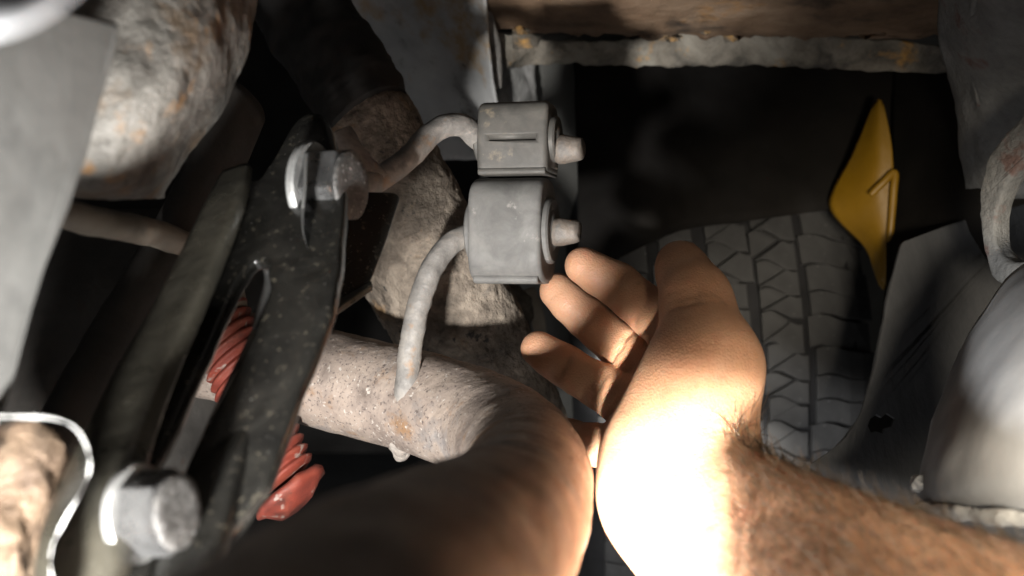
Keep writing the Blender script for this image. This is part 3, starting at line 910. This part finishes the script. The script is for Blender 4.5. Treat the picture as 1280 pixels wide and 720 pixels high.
# lower lobe: barrel
lp_ = []
for t in np.linspace(0, 2 * math.pi, 40, endpoint=False):
    c, s = math.cos(t), math.sin(t)
    e = 2.35
    lp_.append((-.0178 * math.copysign(abs(c) ** (2 / e), c), .0240 * math.copysign(abs(s) ** (2 / 4.2), s)))
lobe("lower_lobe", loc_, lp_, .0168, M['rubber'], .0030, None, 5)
hem2 = rounded([(-.0105, -.0242), (-.0128, -.0238), (-.0140, -.0222), (-.013, -.0200), (.011, -.0200), (.011, -.0242)], .0010, 3)
lobe("lower_hem", loc_ + HX * .0, hem2, .0150, M['rubber'], .0010)
core = [(-.011, -.03), (-.011, .035), (.011, .035), (.011, -.03)]
for (c, r, dx) in ((loc_, .0150, .0168), (upc, .0105, .0162)):
    for sgn in (-1, 1):
        bm = lathe_bm(c + HX * (sgn * (dx - .001)), HX * sgn, [(0, r), (.0028, r), (.0036, r * .93), (.0030, r * .62), (.0042, r * .5), (.0046, r * .36)], 36)
        from_bm("bushing_lip", bm, M['rubber'] if r > .012 else M['rubber_top'], hg, True, 40)

# ------------------------------------------------------------------ hand and forearm (one continuous skin)
def surface_nets(F, org, h):
    S = F < 0
    nx, ny, nz = F.shape
    cnt = np.zeros((nx - 1, ny - 1, nz - 1), np.int8)
    for dx in (0, 1):
        for dy in (0, 1):
            for dz in (0, 1):
                cnt += S[dx:nx - 1 + dx, dy:ny - 1 + dy, dz:nz - 1 + dz]
    act = (cnt > 0) & (cnt < 8)
    idx = -np.ones(act.shape, np.int64)
    ii = np.argwhere(act)
    idx[act] = np.arange(len(ii))
    acc = np.zeros((len(ii), 3)); num = np.zeros(len(ii))
    corners = [(a, b, c) for a in (0, 1) for b in (0, 1) for c in (0, 1)]
    for c1 in corners:
        for ax in range(3):
            if c1[ax]: continue
            c2 = list(c1); c2[ax] = 1
            f1 = F[ii[:, 0] + c1[0], ii[:, 1] + c1[1], ii[:, 2] + c1[2]]
            f2 = F[ii[:, 0] + c2[0], ii[:, 1] + c2[1], ii[:, 2] + c2[2]]
            m = (f1 < 0) != (f2 < 0)
            t = np.where(m, f1 / np.where(m, f1 - f2, 1), 0)
            p = np.tile(np.array(c1, float), (len(ii), 1)); p[:, ax] += t
            acc[m] += p[m]; num[m] += 1
    v = org + h * (ii + acc / num[:, None])
    faces = []
    for ax in range(3):
        o1, o2 = [(1, 2), (2, 0), (0, 1)][ax]
        sl1 = [slice(None)] * 3; sl2 = [slice(None)] * 3
        sl1[ax] = slice(0, -1); sl2[ax] = slice(1, None)
        ch = S[tuple(sl1)] != S[tuple(sl2)]
        e = np.argwhere(ch)
        ok = (e[:, o1] > 0) & (e[:, o2] > 0) & (e[:, o1] < F.shape[o1] - 1) & (e[:, o2] < F.shape[o2] - 1)
        e = e[ok]
        q = []
        for a, b in ((-1, -1), (0, -1), (0, 0), (-1, 0)):
            c = e.copy(); c[:, o1] += a; c[:, o2] += b
            q.append(idx[c[:, 0], c[:, 1], c[:, 2]])
        q = np.stack(q, 1)
        inside = S[e[:, 0], e[:, 1], e[:, 2]]
        q[~inside] = q[~inside][:, ::-1]
        faces.append(q)
    return v, np.concatenate(faces)


def seg_d(X, a, b, ra, rb):
    a = np.array(a); b = np.array(b)
    ab = b - a
    t = np.clip(((X - a) @ ab) / (ab @ ab), 0, 1)
    return np.linalg.norm(X - a - t[..., None] * ab, axis=-1) - (ra + (rb - ra) * t)


def ell_d(X, c, axes, radii):
    A = np.array([list(Vector(q).normalized()) for q in axes])
    q = (X - np.array(c)) @ A.T
    k0 = np.linalg.norm(q / np.array(radii), axis=-1)
    k1 = np.linalg.norm(q / np.array(radii) ** 2, axis=-1)
    return k0 * (k0 - 1) / np.maximum(k1, 1e-6)


def smin(a, b, k):
    h_ = np.maximum(k - np.abs(a - b), 0) / k
    return np.minimum(a, b) - h_ * h_ * k * 0.25


FING = {
    'index': [(874, 434, .460, .0125), (816, 392, .482, .0104), (772, 356, .491, .0095), (729, 332, .494, .0086)],
    'middle': [(846, 474, .476, .0125), (776, 434, .503, .0101), (733, 397, .514, .0094), (697, 364, .519, .0088)],
    'ring': [(816, 520, .470, .0120), (748, 482, .492, .0098), (706, 457, .502, .0091), (673, 436, .506, .0084)],
    'little': [(798, 560, .458, .0110), (742, 556, .484, .0090), (712, 548, .498, .0082), (690, 540, .506, .0076)],
}
THUMB = [(870, 572, .402, .0160), (893, 455, .420, .0150), (870, 372, .447, .0112), (851, 330, .466, .0098)]
HH = 0.0012
lo_b = np.array([-.02, .15, CAMZ - .30]); hi_b = np.array([.24, .55, CAMZ + .05])
dims = np.ceil((hi_b - lo_b) / HH).astype(int)
gx, gy, gz = [lo_b[i] + HH * np.arange(dims[i]) for i in range(3)]


def region(pts, pad):
    p = np.array(pts)
    a = np.floor((p.min(0) - pad - lo_b) / HH).astype(int).clip(0)
    b = np.minimum(np.ceil((p.max(0) + pad - lo_b) / HH).astype(int) + 1, dims)
    return tuple(slice(a[i], b[i]) for i in range(3))


D = np.full(tuple(dims), 1.0, np.float64)


def grid(sl):
    return np.stack(np.meshgrid(gx[sl[0]], gy[sl[1]], gz[sl[2]], indexing='ij'), -1)


def add_seg(D, a, b, ra, rb, k):
    sl = region([a, b], max(ra, rb) + k + .006)
    D[sl] = smin(D[sl], seg_d(grid(sl), a, b, ra, rb), k)


def add_ell(D, c, axes, radii, k):
    sl = region([c], max(radii) + k + .006)
    D[sl] = smin(D[sl], ell_d(grid(sl), c, axes, radii), k)


pp = lambda a, b, d: np.array(P(a, b, d))
# forearm and wrist
FA = [(838, 628, .400, .0230), (880, 690, .370, .0240), (950, 775, .325, .0280), (1080, 900, .270, .036), (1300, 1060, .22, .038)]
FB = [(872, 602, .402, .0185), (950, 652, .368, .0215), (1075, 724, .320, .0245), (1280, 838, .270, .030), (1500, 940, .23, .034)]
D2 = np.full(tuple(dims), 1.0)
for CH, DD in ((FA, D), (FB, D2)):
    FS = catmull([tuple(pp(*q[:3])) + (q[3],) for q in CH], 8)
    for a, b in zip(FS[:-1], FS[1:]):
        sl = region([a[:3], b[:3]], max(a[3], b[3]) + .03)
        DD[sl] = np.minimum(DD[sl], seg_d(grid(sl), a[:3], b[:3], a[3], b[3]))
D = smin(D, D2, .022)
del D2
# carpals and metacarpals
base = {'index': (872, 575, .414), 'middle': (856, 585, .418), 'ring': (840, 592, .417), 'little': (828, 604, .410)}
for f, c in FING.items():
    m = c[0]
    add_seg(D, pp(*base[f]), pp(*m[:3]), .0135, m[3], .018)
add_seg(D, pp(852, 590, .410), pp(848, 625, .400), .020, .0215, .018)
# thenar and hypothenar pads
cm, mc = pp(*THUMB[0][:3]), pp(*THUMB[1][:3])
tdir = mc - cm
add_ell(D, pp(860, 505, .424), [tdir, np.cross(tdir, (0, 1, 0)), np.cross(np.cross(tdir, (0, 1, 0)), tdir)], (.038, .0225, .0175), .018)
hdir = pp(798, 560, .458) - pp(818, 610, .405)
add_ell(D, pp(812, 578, .428), [hdir, np.cross(hdir, (0, 1, 0)), np.cross(np.cross(hdir, (0, 1, 0)), hdir)], (.034, .014, .015), .018)
# thumb
for q in range(3):
    a, b = THUMB[q], THUMB[q + 1]
    add_seg(D, pp(*a[:3]), pp(*b[:3]), a[3], b[3], .014)
t3 = pp(*THUMB[3][:3]); t2 = pp(*THUMB[2][:3])
add_ell(D, t3 - (t3 - t2) * .25 + np.array((-.001, -.0015, 0)), [t3 - t2, np.cross(t3 - t2, (0, 1, 0)), np.cross(np.cross(t3 - t2, (0, 1, 0)), t3 - t2)], (.0145, .0112, .0102), .004)
# fingers: each built on its own, then joined with a tight blend so they stay separate
FU = np.full(tuple(dims), 1.0)
for f, c in FING.items():
    E = np.full(tuple(dims), 1.0, np.float64) if False else None
    pts = [pp(*q[:3]) for q in c]
    sl = region(pts, .03)
    X = grid(sl)
    d_ = None
    for q in range(3):
        s_ = seg_d(X, pts[q], pts[q + 1], c[q][3], c[q + 1][3])
        d_ = s_ if d_ is None else smin(d_, s_, .004)
    # soft pads between the joints on the palm side, slight knuckles
    for q in range(3):
        mid = (pts[q] * .45 + pts[q + 1] * .55)
        ax_ = pts[q + 1] - pts[q]
        side = np.cross(ax_, (0, 0, 1.0)); side /= np.linalg.norm(side)
        toward = np.array((-.35, -.75, -.55)); toward -= ax_ * (toward @ ax_) / (ax_ @ ax_); toward /= np.linalg.norm(toward)
        rr_ = (c[q][3] + c[q + 1][3]) / 2
        d_ = smin(d_, ell_d(X, mid + toward * rr_ * .14, [ax_, toward, np.cross(ax_, toward)], (np.linalg.norm(ax_) * .42, rr_ * .92, rr_ * .95)), .003)
    # flexion creases
    for q in (1, 2):
        ax_ = pts[q + 1] - pts[q - 1]
        toward = np.array((-.35, -.75, -.55)); toward -= ax_ * (toward @ ax_) / (ax_ @ ax_); toward /= np.linalg.norm(toward)
        sd = np.cross(ax_, toward); sd /= np.linalg.norm(sd)
        cc = pts[q] + toward * c[q][3] * 1.10
        g_ = seg_d(X, cc - sd * .007, cc + sd * .007, .0012, .0012)
        d_ = -smin(-d_, g_, .0020)
    FU[sl] = smin(FU[sl], d_, .0008)
D = smin(D, FU, .007)
del FU
# wrist and palm creases
def on_skin(px, py):
    """first point of the hand met along the view ray"""
    for d in np.arange(.26, .54, .0007):
        q = pp(px, py, d)
        i_ = np.round((q - lo_b) / HH).astype(int)
        if (i_ < 0).any() or (i_ >= dims).any(): continue
        if D[tuple(i_)] < 0: return q
    return None


for line, r_ in [([(764, 373), (770, 360), (781, 340)], .0008), ([(759, 376), (766, 362)], .0005),
                 ([(722, 412), (731, 398), (745, 380)], .0008), ([(727, 416), (740, 396)], .0005), ([(766, 450), (776, 434), (786, 418)], .0008),
                 ([(698, 471), (706, 457), (714, 442)], .0008), ([(739, 498), (748, 482), (757, 465)], .0008),
                 ([(836, 376), (852, 371), (872, 368)], .0007), ([(840, 384), (858, 379), (876, 376)], .0006), ([(834, 366), (850, 362), (866, 360)], .0005),
                 ([(775, 606), (800, 604), (825, 598), (850, 589)], .0004), ([(772, 624), (800, 620), (830, 612)], .0003)]:
    pts = [p for p in (on_skin(*q) for q in line) if p is not None]
    for A_, B_ in zip(pts[:-1], pts[1:]):
        if np.linalg.norm(A_ - B_) > .03: continue
        sl = region([A_, B_], .008)
        D[sl] = -smin(-D[sl], seg_d(grid(sl), A_, B_, r_, r_), .0024)
v, f = surface_nets(D, lo_b, HH)
del D
# relax the voxel steps
for _ in range(5):
    s = np.zeros_like(v); n_ = np.zeros(len(v))
    for k in range(4):
        a, b = f[:, k], f[:, (k + 1) % 4]
        np.add.at(s, a, v[b]); np.add.at(s, b, v[a]); np.add.at(n_, a, 1); np.add.at(n_, b, 1)
    v = v * .45 + (s / n_[:, None]) * .55
person = empty("person", pp(860, 640, .40), "bare right hand and forearm reaching up to the hanger, thumb raised", "person")
skin = from_arrays("hand_and_forearm", v, f, M['skin'], person)

# thumb nail on the far side of the thumb tip
ax_ = Vector(t3 - t2).normalized()
nout = Vector((.97, .12, .10)); nout = (nout - ax_ * nout.dot(ax_)).normalized()
sd = ax_.cross(nout)
bm = bmesh.new()
gr = []
for i in range(9):
    row = []
    for j in range(9):
        a = (j / 8 - .5) * 1.7
        l = (i / 8) * .0125
        rr_ = .0096
        c = Vector(t3) + ax_ * (l - .0045) - nout * .0006
        taper = 1 - .10 * (i / 8) ** 3
        row.append(bm.verts.new(c + nout * (math.cos(a) * rr_ * taper + .0008) + sd * (math.sin(a) * rr_ * .95 * taper)))
    gr.append(row)
for i in range(8):
    for j in range(8):
        bm.faces.new((gr[i][j], gr[i][j + 1], gr[i + 1][j + 1], gr[i + 1][j]))
bmesh.ops.solidify(bm, geom=bm.faces[:], thickness=.0006)
from_bm("thumb_nail", bm, M['nail'], person)

# arm hair: fine tapered strands growing from the wrist and the top of the forearm
V3, F3 = [], []
nv_ = np.zeros_like(v)
fn = np.cross(v[f[:, 2]] - v[f[:, 0]], v[f[:, 3]] - v[f[:, 1]])
for k in range(4): np.add.at(nv_, f[:, k], fn)
nv_ /= np.maximum(np.linalg.norm(nv_, axis=1)[:, None], 1e-12)
px_ = 640 + v[:, 0] / v[:, 1] * FPX
py_ = 360 - (v[:, 2] - CAMZ) / v[:, 1] * FPX
armd = (pp(1075, 760, .310) - pp(850, 622, .402)); armd /= np.linalg.norm(armd)
back_side = nv_ @ np.array((.55, .25, .8))
cand = np.where((v[:, 1] < .425) & (px_ > 915) & (px_ < 1290) & (back_side > .05) & (py_ > 520))[0]
pick = rng.choice(cand, size=min(2600, len(cand)), replace=False)
near_w = np.where((px_ > 905) & (px_ < 985) & (py_ > 512) & (py_ < 590) & (v[:, 1] < .44) & (nv_[:, 0] > .1))[0]
long_h = set(rng.choice(near_w, size=min(170, len(near_w)), replace=False).tolist())
for i in list(pick) + list(long_h):
    p0 = v[i]; n = nv_[i]
    if py_[i] > 760: continue
    d_ = -armd * .9 + n * .55 + rng.normal(0, .30, 3)
    d_ /= np.linalg.norm(d_)
    L_ = rng.uniform(.008, .016) if i in long_h else rng.uniform(.005, .012)
    curl = rng.normal(0, .5, 3)
    s0 = np.cross(d_, n); s0 /= max(np.linalg.norm(s0), 1e-6)
    s1 = np.cross(d_, s0)
    prev = None
    for k in range(5):
        t = k / 4
        c = p0 - n * .0004 + d_ * L_ * t + curl * L_ * .35 * t * t - n * L_ * .25 * t * t
        r_ = (.00022 if i in long_h else .00013) * (1 - .75 * t)
        ids = []
        for w3 in range(3):
            an = 2.094 * w3
            V3.append(c + s0 * r_ * math.cos(an) + s1 * r_ * math.sin(an)); ids.append(len(V3) - 1)
        if prev:
            for w3 in range(3):
                F3.append((prev[w3], prev[(w3 + 1) % 3], ids[(w3 + 1) % 3], ids[w3]))
        prev = ids
hr = from_arrays("arm_hair", V3, F3, M['hair'], person)
hr["kind"] = "stuff"
